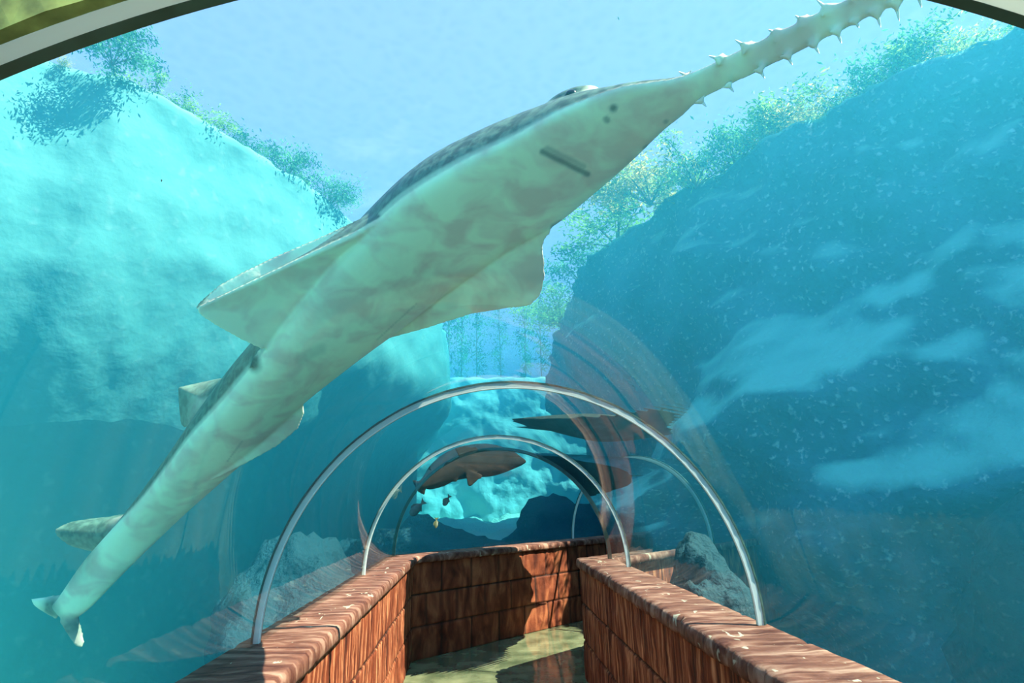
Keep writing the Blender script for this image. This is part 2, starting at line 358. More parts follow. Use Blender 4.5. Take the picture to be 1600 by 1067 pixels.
# ============================================================ the pool round the tunnel
def mat_rock(name, c1, c2, speck, sc=1.0, sand=(.62, .66, .50), bump=.8):
    m = bpy.data.materials.new(name); nt, N, L = nodes(m)
    out = N('ShaderNodeOutputMaterial'); p = N('ShaderNodeBsdfPrincipled'); L(p.outputs[0], out.inputs[0]); p.inputs['Roughness'].default_value = .95; p.inputs['Specular IOR Level'].default_value = .1
    tc = N('ShaderNodeTexCoord'); n = N('ShaderNodeTexNoise'); n.inputs['Scale'].default_value = .55*sc; n.inputs['Detail'].default_value = 8; n.inputs['Roughness'].default_value = .6; L(tc.outputs['Object'], n.inputs[0])
    r = N('ShaderNodeValToRGB'); r.color_ramp.elements[0].position = .38; r.color_ramp.elements[0].color = (*c1, 1); r.color_ramp.elements[1].position = .64; r.color_ramp.elements[1].color = (*c2, 1); L(n.outputs[0], r.inputs[0])
    n2 = N('ShaderNodeTexNoise'); n2.inputs['Scale'].default_value = 9*sc; n2.inputs['Detail'].default_value = 6; L(tc.outputs['Object'], n2.inputs[0])
    r2 = N('ShaderNodeValToRGB'); r2.color_ramp.elements[0].position = .58; r2.color_ramp.elements[0].color = (0, 0, 0, 1); r2.color_ramp.elements[1].position = .75; L(n2.outputs[0], r2.inputs[0])
    mm = N('ShaderNodeMath'); mm.operation = 'MULTIPLY'; mm.inputs[1].default_value = speck; L(r2.outputs[0], mm.inputs[0])
    mx = N('ShaderNodeMixRGB'); L(mm.outputs[0], mx.inputs[0]); L(r.outputs[0], mx.inputs[1]); mx.inputs[2].default_value = (.85, .85, .78, 1)
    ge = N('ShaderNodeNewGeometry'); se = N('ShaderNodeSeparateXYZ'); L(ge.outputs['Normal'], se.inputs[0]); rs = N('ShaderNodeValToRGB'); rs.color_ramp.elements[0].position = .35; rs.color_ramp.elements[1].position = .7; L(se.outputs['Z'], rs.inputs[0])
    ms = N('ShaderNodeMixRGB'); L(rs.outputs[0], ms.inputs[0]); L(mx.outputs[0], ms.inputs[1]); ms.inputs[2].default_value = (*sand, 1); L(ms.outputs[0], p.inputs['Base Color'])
    b = N('ShaderNodeBump'); b.inputs['Strength'].default_value = bump; b.inputs['Distance'].default_value = .12; L(n2.outputs[0], b.inputs['Height']); L(b.outputs[0], p.inputs['Normal'])
    return m
M_rockL = mat_rock('water_tinted_pool_wall', (.085, .24, .21), (.11, .27, .235), .08, .6, sand=(.16, .36, .31), bump=.18)  # turquoise cast of the water is put into the wall colour
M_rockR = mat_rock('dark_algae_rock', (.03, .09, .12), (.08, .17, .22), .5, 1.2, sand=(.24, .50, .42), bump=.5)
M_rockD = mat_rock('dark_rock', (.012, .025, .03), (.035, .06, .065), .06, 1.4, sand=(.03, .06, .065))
M_sand = mat_rock('pool_bed', (.14, .19, .16), (.58, .58, .46), .5, 1.1)

def smooth_path(pts, n):
    """Catmull-Rom through pts"""
    P = [np.array(p, float) for p in pts]; P = [2*P[0]-P[1]]+P+[2*P[-1]-P[-2]]; o = []
    m = len(P)-3
    for i in range(n):
        t = i/(n-1)*m; k = min(int(t), m-1); u = t-k; a, b, c, d = P[k:k+4]
        o.append(.5*((2*b)+(c-a)*u+(2*a-5*b+4*c-d)*u*u+(3*b-3*c+d-a)*u**3))
    return o
FLOOR_Z = -2.2
def rock_face(name, rim, mat, side, amp=.5, seed=0, lean=None, top=WATER_TOP+.25, nu=220, nz=80, ledge=None, thick=1.2):
    """rock wall hanging below a rim path; side = +1 when the pool lies to the left of the path direction"""
    P = smooth_path(rim, nu); v = []
    for i, p in enumerate(P):
        d = P[min(i+16, nu-1)]-P[max(i-16, 0)]; d = d/np.linalg.norm(d); nrm = np.array([-d[1], d[0]])*side
        for j in range(nz):
            h = j/(nz-1); z = top+(FLOOR_Z-.3-top)*h
            q = amp*(fbm(p[0]*.28+seed, p[1]*.28, z*.34, 5)+.25*fbm(p[0]*1.3, p[1]*1.3+seed, z*1.3, 3))
            if ledge: q += ledge(p[0], p[1], z)
            q += lean(p[1], z) if lean else 0
            v.append((*(p[:2]+nrm*q), z + (.12*fbm(p[0]*1.5, p[1]*1.5, seed, 3) if j == 0 else 0)))
    f = grid_faces(nu, nz); b = len(v)
    for i, p in enumerate(P):
        d = P[min(i+16, nu-1)]-P[max(i-16, 0)]; d = d/np.linalg.norm(d); nrm = np.array([-d[1], d[0]])*side
        v.append((*(p[:2]-nrm*thick), top+.1)); v.append((*(p[:2]-nrm*thick), FLOOR_Z-.3))
    for i in range(nu-1):
        f.append((i*nz, (i+1)*nz, b+2*i+2, b+2*i)); f.append((b+2*i, b+2*i+2, b+2*i+3, b+2*i+1)); f.append((b+2*i+1, b+2*i+3, (i+1)*nz+nz-1, i*nz+nz-1))
    o = mesh_obj(name, v, f, mat); tag(o, kind='structure'); return o

def sc_(p, k=(WATER_TOP-EYE[2])/(5.5-1.72)): return (p[0]*k, p[1]*k)
def under(z): return 0 if z > 5.5 else 1-math.exp(-((5.5-z)/3.0)**2)
def far_(y): return 1/(1+math.exp(-(y-14)*.8))
RIM_L = [(-11, -6), (-8.5, 0), sc_((-4.6, 3.2)), sc_((-3.94, 4.53)), sc_((-3.32, 4.89)), sc_((-2.77, 5.71)), sc_((-2.41, 6.3)), sc_((-1.81, 7.36)), sc_((-1.3, 9.4)), sc_((-.80, 12.3)), sc_((-.9, 16)), sc_((-1.5, 20.5))]
RIM_R = [(11.5, -6), (10.5, 0), sc_((5.3, 3.0)), sc_((4.77, 3.88)), sc_((4.09, 4.55)), sc_((3.47, 5.16)), sc_((2.29, 7.21)), sc_((1.73, 9.35)), sc_((1.75, 12.5)), sc_((2.05, 15.0)), (4.6, 26.5), (9, 29.5), (14, 31)]
def ledge_r(x, y, z):
    c = 2.1+.45*(x-3.5); return (.8*math.exp(-((z-c)/.9)**2)+.8*math.exp(-((z-c+1.9)/.8)**2)+.5/(1+math.exp((z-c)*2.2)))*(1-far_(y))
rock_face('wall_rock_left', RIM_L, M_rockL, -1, .25, 3, lean=lambda y, z: -(2.0+4*far_(y))*under(z))
rock_face('wall_rock_right', RIM_R, M_rockR, 1, .8, 9, ledge=ledge_r, lean=lambda y, z: -6*far_(y)*under(z))
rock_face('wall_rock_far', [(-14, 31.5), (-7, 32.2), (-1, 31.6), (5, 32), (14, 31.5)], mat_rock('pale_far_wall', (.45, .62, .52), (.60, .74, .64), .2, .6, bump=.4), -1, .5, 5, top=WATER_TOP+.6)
# bed
v = []; nx, ny = 130, 190
for i in range(ny):
    y = -9+58*i/(ny-1)
    for j in range(nx):
        x = -21+42*j/(nx-1)
        z = FLOOR_Z+.5*fbm(x*.35, y*.35, 2, 5)+.12*fbm(x*1.7, y*1.7, 5, 3)
        far = 1/(1+math.exp(-(y-17)*.55)); z += far*(2.9+.4*fbm(x*.6, y*.6, 8, 4))
        dl = abs(x-XC) if y < JY else 9
        if y < 14 and z > -.8: z = -.8
        v.append((x, y, z))
o = mesh_obj('floor_pool_bed', v, grid_faces(ny, nx, flip=True), M_sand); tag(o, kind='structure')

def boulder(name, c, rad, mat, seed, label, cat='rock', group=None, sub=5):
    bm = bmesh.new(); bmesh.ops.create_icosphere(bm, subdivisions=sub, radius=1)
    for v_ in bm.verts:
        p = v_.co.normalized(); k = 1+.34*fbm(p.x*1.3+seed, p.y*1.3, p.z*1.3, 4)+.05*fbm(p.x*6+seed, p.y*6, p.z*6, 3)
        v_.co = Vector((p.x*rad[0]*k, p.y*rad[1]*k, p.z*rad[2]*k))
    for f_ in bm.faces: f_.smooth = True
    me = bpy.data.meshes.new(name); bm.to_mesh(me); bm.free(); me.materials.append(mat)
    o = bpy.data.objects.new(name, me); o.location = c; COL.objects.link(o); tag(o, label, cat, group); return o
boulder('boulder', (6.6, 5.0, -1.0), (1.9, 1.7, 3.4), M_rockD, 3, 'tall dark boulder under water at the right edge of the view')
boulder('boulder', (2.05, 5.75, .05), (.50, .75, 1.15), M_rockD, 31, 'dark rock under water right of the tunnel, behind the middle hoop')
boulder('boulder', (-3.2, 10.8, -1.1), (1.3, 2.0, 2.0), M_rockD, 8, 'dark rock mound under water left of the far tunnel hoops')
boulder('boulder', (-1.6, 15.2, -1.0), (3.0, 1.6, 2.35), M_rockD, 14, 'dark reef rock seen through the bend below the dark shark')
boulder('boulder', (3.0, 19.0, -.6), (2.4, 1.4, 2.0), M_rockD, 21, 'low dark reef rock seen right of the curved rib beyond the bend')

# ============================================================ fish
def mat_fish(name, belly, back, edge=(.05, .09, .07), blotch=None, spec=.3, rough=.45, mott=.35, ns=5):
    m = bpy.data.materials.new(name); nt, N, L = nodes(m)
    out = N('ShaderNodeOutputMaterial'); p = N('ShaderNodeBsdfPrincipled'); L(p.outputs[0], out.inputs[0]); p.inputs['Roughness'].default_value = rough
    p.inputs['Specular IOR Level'].default_value = spec
    at_ = N('ShaderNodeAttribute'); at_.attribute_name = 'tone'
    tc = N('ShaderNodeTexCoord'); n = N('ShaderNodeTexNoise'); n.inputs['Scale'].default_value = ns; n.inputs['Detail'].default_value = 7; n.inputs['Distortion'].default_value = .5; L(tc.outputs['Object'], n.inputs[0])
    r = N('ShaderNodeValToRGB'); r.color_ramp.elements[0].position = .36; r.color_ramp.elements[0].color = (*(blotch or [c*(1-mott) for c in belly]), 1); r.color_ramp.elements[1].position = .58; r.color_ramp.elements[1].color = (*belly, 1); L(n.outputs[0], r.inputs[0])
    n2 = N('ShaderNodeTexNoise'); n2.inputs['Scale'].default_value = 22; n2.inputs['Detail'].default_value = 5; L(tc.outputs['Object'], n2.inputs[0])
    r2 = N('ShaderNodeValToRGB'); r2.color_ramp.elements[0].position = .4; r2.color_ramp.elements[0].color = (*[c*.6 for c in back], 1); r2.color_ramp.elements[1].position = .62; r2.color_ramp.elements[1].color = (*[min(1, c*1.35) for c in back], 1); L(n2.outputs[0], r2.inputs[0])
    mx = N('ShaderNodeMixRGB'); L(at_.outputs['Fac'], mx.inputs[0]); L(r.outputs[0], mx.inputs[1]); L(r2.outputs[0], mx.inputs[2])
    at2 = N('ShaderNodeAttribute'); at2.attribute_name = 'mark'
    mx2 = N('ShaderNodeMixRGB'); L(at2.outputs['Fac'], mx2.inputs[0]); L(mx.outputs[0], mx2.inputs[1]); mx2.inputs[2].default_value = (*edge, 1)
    L(mx2.outputs[0], p.inputs['Base Color'])
    b = N('ShaderNodeBump'); b.inputs['Strength'].default_value = .25; b.inputs['Distance'].default_value = .01; L(n2.outputs[0], b.inputs['Height']); L(b.outputs[0], p.inputs['Normal'])
    return m

def resample(poly, n):
    P = [np.array(p, float) for p in poly]; d = [0]
    for a, b in zip(P, P[1:]): d.append(d[-1]+np.linalg.norm(b-a))
    o = []
    for i in range(n):
        t = d[-1]*i/(n-1); k = 0
        while k < len(P)-2 and d[k+1] < t: k += 1
        u = (t-d[k])/max(1e-9, d[k+1]-d[k]); o.append(P[k]*(1-u)+P[k+1]*u)
    return o

class Fish:
    """surface gathered as closed shells, then fused to one continuous skin"""
    def __init__(s): s.v = []; s.f = []
    def add(s, v, f):
        o = len(s.v); s.v += [tuple(map(float, p)) for p in v]; s.f += [tuple(i+o for i in q) for q in f]
    def body(s, st, n=150, m=40, rscale=1.0):
        # st rows: Lx,Ly,Rx,Ry, rL,rR, back height, belly bulge
        P = smooth_path(st, n); s.sta = []
        ax = []
        for q in P:
            Lp, Rp = at(q[0], q[1], q[4]), at(q[2], q[3], q[5]); ax.append((Lp+Rp)/2)
        rings = []
        for i, q in enumerate(P):
            Lp, Rp = at(q[0], q[1], q[4]), at(q[2], q[3], q[5]); c = ax[i]
            a = ax[min(i+1, n-1)]-ax[max(0, i-1)]; a /= np.linalg.norm(a)
            w = (Lp-Rp)/2; hw = np.linalg.norm(w); w = w/hw; nn = np.cross(a, w); nn /= np.linalg.norm(nn)
            if nn@(EYE-c) < 0: nn = -nn
            w = w-a*(w@a); w /= np.linalg.norm(w)
            hb, hf = q[6], q[7]; ring = []
            for k in range(m):
                t = 2*math.pi*k/m; x = math.cos(t); y = math.sin(t)
                if y >= 0: off = nn*(hf*y**.8)
                else: off = -nn*(hb*(abs(y)**1.15))
                xx = math.copysign(abs(x)**.9, x)
                ring.append(c+w*hw*xx+off)
            rings.append(ring); s.sta.append((c, a, w, nn, hw))
        v = [p for r_ in rings for p in r_]; f = grid_faces(n, m, wrapv=True)
        f += [tuple(range(m)), tuple((n-1)*m+k for k in reversed(range(m)))]
        s.add(v, f)
    def fin(s, root, outer, r_root, r_out, th=(.05, .008), nu=40, nv=26, lead=0.0, bend=0.0, back=None):
        """root and outer polylines in sight-line pixels (same direction), each with ranges (start,end)"""
        A, B = resample(root, nu), resample(outer, nu); g = []
        for i in range(nu):
            u = i/(nu-1); ra = r_root[0]*(1-u)+r_root[1]*u; rb = r_out[0]*(1-u)+r_out[1]*u; row = []
            for j in range(nv):
                t = j/(nv-1); px = A[i]*(1-t)+B[i]*t; row.append(at(px[0], px[1], ra*(1-t)+rb*t - bend*math.sin(math.pi*t)))
            g.append(row)
        top, bot = [], []
        for i in range(nu):
            for j in range(nv):
                u = i/(nu-1); t = j/(nv-1)
                du = g[min(i+1, nu-1)][j]-g[max(i-1, 0)][j]; dv = g[i][min(j+1, nv-1)]-g[i][max(j-1, 0)]
                nr = np.cross(du, dv); l = np.linalg.norm(nr); nr = nr/l if l > 1e-9 else -cf
                if nr@(EYE-g[i][j]) < 0: nr = -nr
                h = th[0]*(1-t)**.8+th[1]
                e = min(1, .15+ (u*(1-u)*4)**.5); h *= e
                hb = h*(1+lead*(1-u)**2)
                top.append(g[i][j]+nr*h*.35); bot.append(g[i][j]-nr*hb)
        v = top+bot; K = nu*nv; f = grid_faces(nu, nv)+grid_faces(nu, nv, off=K, flip=True)
        for i in range(nu-1):
            for j in (0, nv-1):
                a, b = i*nv+j, (i+1)*nv+j; f.append((a, b, K+b, K+a) if j else (b, a, K+a, K+b))
        for j in range(nv-1):
            for i in (0, nu-1):
                a, b = i*nv+j, i*nv+j+1; f.append((b, a, K+a, K+b) if i else (a, b, K+b, K+a))
        s.add(v, f)
    def finish(s, name, mat, parent, vox=.012, marks=None, smooth_it=4, tone_th=0.0, tpts=None):
        bm = bmesh.new(); V = [bm.verts.new(p) for p in s.v]
        for q in s.f:
            try: bm.faces.new([V[i] for i in q])
            except ValueError: pass
        bmesh.ops.recalc_face_normals(bm, faces=bm.faces)
        me = bpy.data.meshes.new(name+'_raw'); bm.to_mesh(me); bm.free()
        tmp = bpy.data.objects.new(name+'_raw', me); COL.objects.link(tmp)
        md = tmp.modifiers.new('r', 'REMESH'); md.mode = 'VOXEL'; md.voxel_size = vox
        m2 = tmp.modifiers.new('s', 'SMOOTH'); m2.iterations = smooth_it; m2.factor = .5
        dg = bpy.context.evaluated_depsgraph_get(); ev = tmp.evaluated_get(dg)
        out = bpy.data.meshes.new_from_object(ev); bpy.data.objects.remove(tmp); bpy.data.meshes.remove(me)
        out.name = name; n = len(out.vertices)
        co = np.empty(n*3); out.vertices.foreach_get('co', co); co = co.reshape(-1, 3)
        no = np.empty(n*3); out.vertices.foreach_get('normal', no); no = no.reshape(-1, 3)
        C = np.array([q[0] for q in s.sta]); NN = np.array([q[3] for q in s.sta]); HW = np.array([q[4] for q in s.sta])
        tone = np.zeros(n); tset = np.full(n, -1.0)
        for k in range(0, n, 4000):
            d = ((co[k:k+4000, None, :]-C[None])**2).sum(2); idx = d.argmin(1)
            tone[k:k+4000] = (no[k:k+4000]*NN[idx]).sum(1)
        tn = np.clip((-tone+.02+tone_th)/.22, 0, 1)
        for (c, ra, val) in (tpts or []):
            w_ = np.clip(1.5-np.linalg.norm(co-c, axis=1)/ra, 0, 1); tn = tn*(1-w_)+val*w_
        out.attributes.new('tone', 'FLOAT', 'POINT').data.foreach_set('value', tn)
        mk = np.zeros(n)
        for (c, ra, st) in (marks or []):   # elliptical marks: (points along a line), radius, strength
            for p in c:
                rd = (p-EYE)/np.linalg.norm(p-EYE); mk = np.maximum(mk, st*np.clip(1.6-np.linalg.norm(np.cross(co-EYE, rd), axis=1)/ra, 0, 1))
        mk *= np.clip(tone*3, 0, 1)
        out.attributes.new('mark', 'FLOAT', 'POINT').data.foreach_set('value', mk)
        out.materials.clear(); out.materials.append(mat)
        out.polygons.foreach_set('use_smooth', [True]*len(out.polygons))
        o = bpy.data.objects.new(name, out); COL.objects.link(o)
        return child(o, parent) if parent else o

M_saw = mat_fish('sawfish_skin', (.98, .92, .62), (.10, .15, .10), mott=.13, blotch=(.86, .60, .44))
M_tooth = mat_plain('saw_tooth', (.85, .78, .62), .4, .1)
M_eye = mat_plain('fish_eye', (.01, .012, .012), .15)

# -- the big sawfish gliding over the tunnel
teeth = [((1096, 158), (1104, 167)), ((1139, 134), (1147, 144)), ((1188, 110), (1195, 123)), ((1231, 88), (1238, 102)), ((1272, 70), (1280, 84)), ((1308, 50), (1315, 68)),
         ((1338, 36), (1342, 44)), ((1370, 20), (1376, 43)), ((1400, 6), (1405, 33)), ((1434, -10), (1440, 12)), ((1470, -28), (1475, -8)), ((1508, -46), (1512, -28)), ((1540, -62), (1543, -46)),
         ((1072, 118), (1060, 112)), ((1122, 92), (1107, 87)), ((1164, 72), (1148, 62)), ((1208, 50), (1200, 46)), ((1250, 30), (1242, 24)), ((1290, 12), (1276, 0)), ((1336, -12), (1326, -26)),
         ((1376, -30), (1368, -46)), ((1420, -50), (1413, -66)), ((1462, -68), (1456, -84)), ((1506, -86), (1500, -102)), ((1540, -100), (1535, -114))]
F = Fish()
r = lambda a, d=.06: (a-d, a+d)
ST = [  # Lx, Ly, Rx, Ry, rL, rR, back, belly
 (84, 944, 104, 972, 5.62, 5.64, .045, .03),
 (106, 918, 130, 958, 5.50, 5.54, .07, .05),
 (143, 866, 176, 911, 5.24, 5.30, .09, .07),
 (190, 817, 228, 855, 4.93, 5.09, .15, .08),
 (238, 767, 290, 793, 4.60, 4.86, .19, .09),
 (275, 722, 335, 752, 4.34, 4.64, .23, .10),
 (322, 660, 400, 694, 4.01, 4.38, .27, .11),
 (372, 602, 468, 624, 3.74, 4.13, .30, .12),
 (422, 540, 535, 572, 3.50, 3.88, .32, .12),
 (475, 465, 620, 512, 3.31, 3.60, .33, .11),
 (545, 390, 715, 440, 3.05, 3.40, .36, .10),
 (618, 322, 812, 378, 2.83, 3.20, .36, .09),
 (705, 266, 880, 340, 2.65, 3.00, .33, .07),
 (790, 224, 940, 292, 2.52, 2.81, .27, .05),
 (868, 181, 994, 246, 2.44, 2.63, .19, .04),
 (942, 152, 1038, 206, 2.38, 2.46, .10, .03),
 (1010, 137, 1076, 174, 2.32, 2.37, .055, .025),
 (1068, 121, 1105, 149, 2.28, 2.31, .033, .02),
 (1161, 76, 1186, 111, 2.22, 2.24, .025, .015),
 (1241, 37, 1261, 75, 2.18, 2.20, .024, .014),
 (1321, -1, 1337, 37, 2.16, 2.17, .022, .013),
 (1401, -39, 1411, -1, 2.15, 2.16, .020, .012),
 (1482, -72, 1487, -44, 2.15, 2.16, .019, .011),
 (1556, -110, 1562, -76, 2.16, 2.16, .016, .010),
 (1596, -120, 1598, -100, 2.17, 2.17, .008, .006),
]
F.body(ST, n=190)
# pectorals
F.fin([(640, 330), (560, 400), (500, 465), (440, 535)], [(610, 335), (550, 372), (480, 402), (405, 436), (340, 466), (305, 482), (312, 492), (340, 510), (375, 530), (411, 547)],
      (2.95, 3.55), (2.86, 3.50), th=(.085, .010), lead=.9)
F.fin([(860, 330), (790, 385), (700, 445), (560, 545)], [(864, 360), (850, 376), (847, 392), (851, 412), (851, 436), (845, 461), (828, 478), (795, 482), (740, 490), (660, 515), (576, 537)],
      (3.0, 3.72), (3.04, 3.76), th=(.05, .007))
F.fin([(615, 334), (560, 362), (520, 388), (450, 430), (400, 438), (345, 468), (306, 484)], [(612, 318), (560, 342), (500, 370), (430, 400), (380, 424), (340, 446), (303, 479)],
      (2.92, 3.5), (2.97, 3.55), th=(.014, .008), nu=50, nv=14)
# ridge over the eye
def lump(c, ax1, l, w, h):
    ax1 = ax1/np.linalg.norm(ax1); a2 = np.cross(ax1, cf); a2 /= np.linalg.norm(a2); a3 = np.cross(ax1, a2); v = []
    for i in range(17):
        t = math.pi*(.02+.96*i/16)
        for k in range(18):
            q = 2*math.pi*k/18; v.append(c-ax1*l*math.cos(t)+(a2*w*math.cos(q)+a3*h*math.sin(q))*math.sin(t))
    F.add(v, grid_faces(17, 18, wrapv=True)+[tuple(range(18)), tuple(16*18+k for k in reversed(range(18)))])
lump(at(893, 158, 2.62), at(945, 140, 2.55)-at(840, 178, 2.66), .13, .050, .05)
# small rear lobe of the left pectoral, pelvic fins, dorsals, tail
F.fin([(396, 556), (404, 560), (414, 566)], [(404, 545), (390, 572), (389, 577), (412, 560)], (3.6, 3.62), (3.58, 3.6), th=(.012, .006), nu=18, nv=12)
F.fin([(440, 628), (400, 665), (325, 742)], [(447, 630), (470, 613), (473, 622), (476, 645), (466, 670), (432, 698), (385, 724), (332, 750)], (4.02, 4.42), (3.98, 4.40), th=(.035, .006))
F.fin([(352, 590), (330, 625), (300, 668)], [(338, 592), (316, 597), (296, 601), (278, 605), (279, 630), (283, 668)], (4.22, 4.44), (4.62, 4.74), th=(.03, .006), nu=26, nv=18)
F.fin([(200, 800), (180, 830), (160, 862)], [(184, 808), (150, 809), (108, 815), (84, 827), (88, 838), (108, 853), (148, 863)], (5.12, 5.34), (5.5, 5.55), th=(.03, .006), nu=26, nv=18)
F.fin([(112, 925), (104, 940), (96, 955)], [(96, 934), (82, 938), (66, 934), (48, 936), (52, 946), (70, 958), (88, 968)], (5.55, 5.64), (5.75, 5.74), th=(.03, .007), nu=26, nv=18)
F.fin([(120, 945), (108, 955), (96, 960)], [(118, 966), (124, 984), (132, 1003), (129, 1013), (118, 1010), (104, 990), (92, 970)], (5.56, 5.6), (5.6, 5.62), th=(.03, .007), nu=26, nv=18)
def pxline(a, b, n, rr): return [at(a[0]+(b[0]-a[0])*i/(n-1), a[1]+(b[1]-a[1])*i/(n-1), rr[0]+(rr[1]-rr[0])*i/(n-1)) for i in range(n)]
saw = empty('sawfish', at(640, 440, 3.3))
tag(saw, 'huge pale-bellied sawfish with a toothed saw, swimming diagonally over the tunnel', 'sawfish')
marks = [(pxline((848, 237), (918, 272), 22, (2.50, 2.56)), .011, .75),      # mouth
         (pxline((855, 232), (912, 260), 18, (2.50, 2.56)), .010, .4),
         (pxline((958, 169), (959, 169), 2, (2.35, 2.35)), .012, .8), (pxline((947, 186), (949, 188), 2, (2.38, 2.38)), .010, .6),
         (pxline((1008, 231), (1012, 229), 2, (2.46, 2.46)), .008, .5), (pxline((1040, 190), (1041, 190), 2, (2.38, 2.38)), .007, .5),
         (pxline((866, 355), (876, 350), 3, (2.98, 2.98)), .016, .7),
         (pxline((632, 440), (700, 445), 8, (3.2, 3.3)), .11, .10), (pxline((760, 470), (835, 440), 12, (3.45, 3.3)), .05, .14),
         (pxline((470, 560), (500, 545), 6, (3.6, 3.6)), .03, .22),
         (pxline((590, 530), (650, 475), 18, (3.66, 3.45)), .006, .25), (pxline((356, 720), (378, 690), 10, (4.25, 4.15)), .006, .3)]
for a, b in teeth:
    rr = 2.34 if a[0] < 1080 else 2.235-.00035*min(230, a[0]-1080)
    A, B = at(*a, rr), at(*b, rr-.004); d_ = B-A; l = np.linalg.norm(d_); d_ /= l; s1 = np.cross(d_, cf); s1 /= np.linalg.norm(s1); s2 = np.cross(d_, s1); v = []
    for i in range(7):
        t = i/6; w = .030*(1-t)**1.8+.007
        for k in range(10): v.append(A+d_*(-.012+(.012+l*.50)*t)+s1*w*math.cos(k*math.pi/5)+s2*min(w, .011)*math.sin(k*math.pi/5))
    F.add(v, grid_faces(7, 10, wrapv=True)+[tuple(range(10)), tuple(60+k for k in reversed(range(10)))])
sb = F.finish('body', M_saw, saw, vox=.009, marks=marks, tpts=[(at(288, 632, 4.74), .34, .9), (at(120, 832, 5.4), .26, 1.0), (at(150, 832, 5.35), .16, 1.0), (at(84, 950, 5.68), .10, .9), (at(112, 985, 5.6), .10, .8), (at(125, 1008, 5.6), .08, .4), (at(52, 937, 5.75), .08, 0),
  (at(397, 566, 3.6), .05, 1.0), (at(893, 158, 2.62), .12, 1.0), (at(935, 148, 2.56), .05, .1)])
# rostral teeth: root pixel -> tip pixel
for a, b in teeth:
    rr = 2.34 if a[0] < 1080 else 2.235-.00035*min(230, a[0]-1080)
    A, B = at(*a, rr), at(*b, rr-.004); ax_ = (B-A); l = np.linalg.norm(ax_); ax_ /= l; A = A-ax_*.012
    s1 = np.cross(ax_, cf); s1 /= np.linalg.norm(s1); s2 = np.cross(ax_, s1); v = []; K = 6; m = 8
    for i in range(K):
        t = i/(K-1); w = .0065*(1-t)**.55+.001
        for k in range(m):
            q = 2*math.pi*k/m; v.append(A+ax_*(l+.012)*t+s1*w*math.cos(q)+s2*w*.5*math.sin(q))
    f = grid_faces(K, m, wrapv=True)+[tuple(range(m)), tuple((K-1)*m+k for k in reversed(range(m)))]
    child(mesh_obj('tooth', v, f, M_tooth), saw)
# eye bump on the top of the head
def ball(name, c, rad, mat, parent, sub=3):
    bm = bmesh.new(); bmesh.ops.create_icosphere(bm, subdivisions=sub, radius=1)
    for q in bm.verts: q.co = Vector((q.co.x*rad[0]+c[0], q.co.y*rad[1]+c[1], q.co.z*rad[2]+c[2]))
    for q in bm.faces: q.smooth = True
    me = bpy.data.meshes.new(name); bm.to_mesh(me); bm.free(); me.materials.append(mat); o = bpy.data.objects.new(name, me); COL.objects.link(o)
    return child(o, parent)
ball('eye', at(893, 150, 2.585), (.028, .028, .024), M_eye, saw)

# -- dark shark beyond the bend
M_dark = mat_fish('dark_shark_skin', (.030, .020, .014), (.012, .016, .014), mott=.4, rough=.9, spec=.05)
S2 = Fish()
S2.body([(650, 756, 660, 764, 8.4, 8.4, .05, .05), (664, 742, 672, 762, 8.45, 8.45, .12, .08), (684, 718, 694, 757, 8.6, 8.6, .22, .14), (708, 702, 716, 750, 8.8, 8.8, .28, .18),
         (738, 694, 742, 746, 9.0, 9.0, .30, .20), (768, 694, 768, 744, 9.2, 9.2, .28, .18), (795, 702, 793, 736, 9.35, 9.35, .20, .14), (812, 712, 810, 729, 9.45, 9.45, .12, .08), (822, 719, 821, 723, 9.5, 9.5, .04, .03)], n=90, m=32)
S2.fin([(728, 735), (740, 738), (752, 740)], [(729, 746), (731, 757), (733, 762), (740, 757), (748, 749), (756, 745)], (8.7, 8.8), (8.65, 8.75), th=(.03, .012), nu=20, nv=12)
S2.fin([(700, 745), (708, 744), (716, 742)], [(700, 753), (708, 753), (715, 754), (714, 748)], (8.6, 8.65), (8.6, 8.65), th=(.03, .012), nu=16, nv=10)
S2.fin([(656, 754), (662, 758), (662, 764)], [(648, 747), (643, 751), (648, 760), (654, 770), (664, 774), (666, 764)], (8.4, 8.4), (8.4, 8.4), th=(.03, .015), nu=20, nv=12)
S2.fin([(664, 758), (680, 756), (700, 752)], [(666, 766), (680, 764), (694, 760), (704, 755)], (8.55, 8.65), (8.6, 8.7), th=(.05, .02), nu=20, nv=12)
sh = empty('shark', at(740, 722, 9.1)); tag(sh, 'dark shark under water seen through the bend, just below the small hoop', 'shark')
S2.finish('body', M_dark, sh, vox=.02, smooth_it=3)

# -- dark ray shape added low over the bend to shade the end wall
M_caster = mat_fish('dark_caster_skin', (.04, .07, .06), (.03, .04, .03), mott=.4, rough=.9, spec=.05)
v = []; nr, na = 26, 96; C0 = np.array([1.5, 6.95, 2.54])
for k in (1, -1):
    for i in range(nr):
        q = i/(nr-1)
        for j in range(na):
            a = 2*math.pi*j/na
            R0 = 1.1*(1+.20*math.cos(4*a)*.9-.06*math.cos(a)+.03*math.cos(3*a))
            x = R0*q*math.cos(a)*1.05; y = R0*q*math.sin(a)*1.05
            z = k*(.15*(1-q**1.6)*math.exp(-(y/.55)**2)+.012*(1-q)) + .10*(y*y) + .03*math.sin(4*y)*q
            c, s_ = math.cos(.75), math.sin(.75)
            v.append(C0+np.array([x*c-y*s_, x*s_+y*c, z]))
f = []
for h in (0, 1):
    b = h*nr*na
    for i in range(nr-1):
        for j in range(na):
            q = (b+i*na+j, b+i*na+(j+1) % na, b+(i+1)*na+(j+1) % na, b+(i+1)*na+j); f.append(q if h == 0 else q[::-1])
for j in range(na):
    a, b = (nr-1)*na+j, (nr-1)*na+(j+1) % na; f.append((b, a, nr*na+a, nr*na+b))
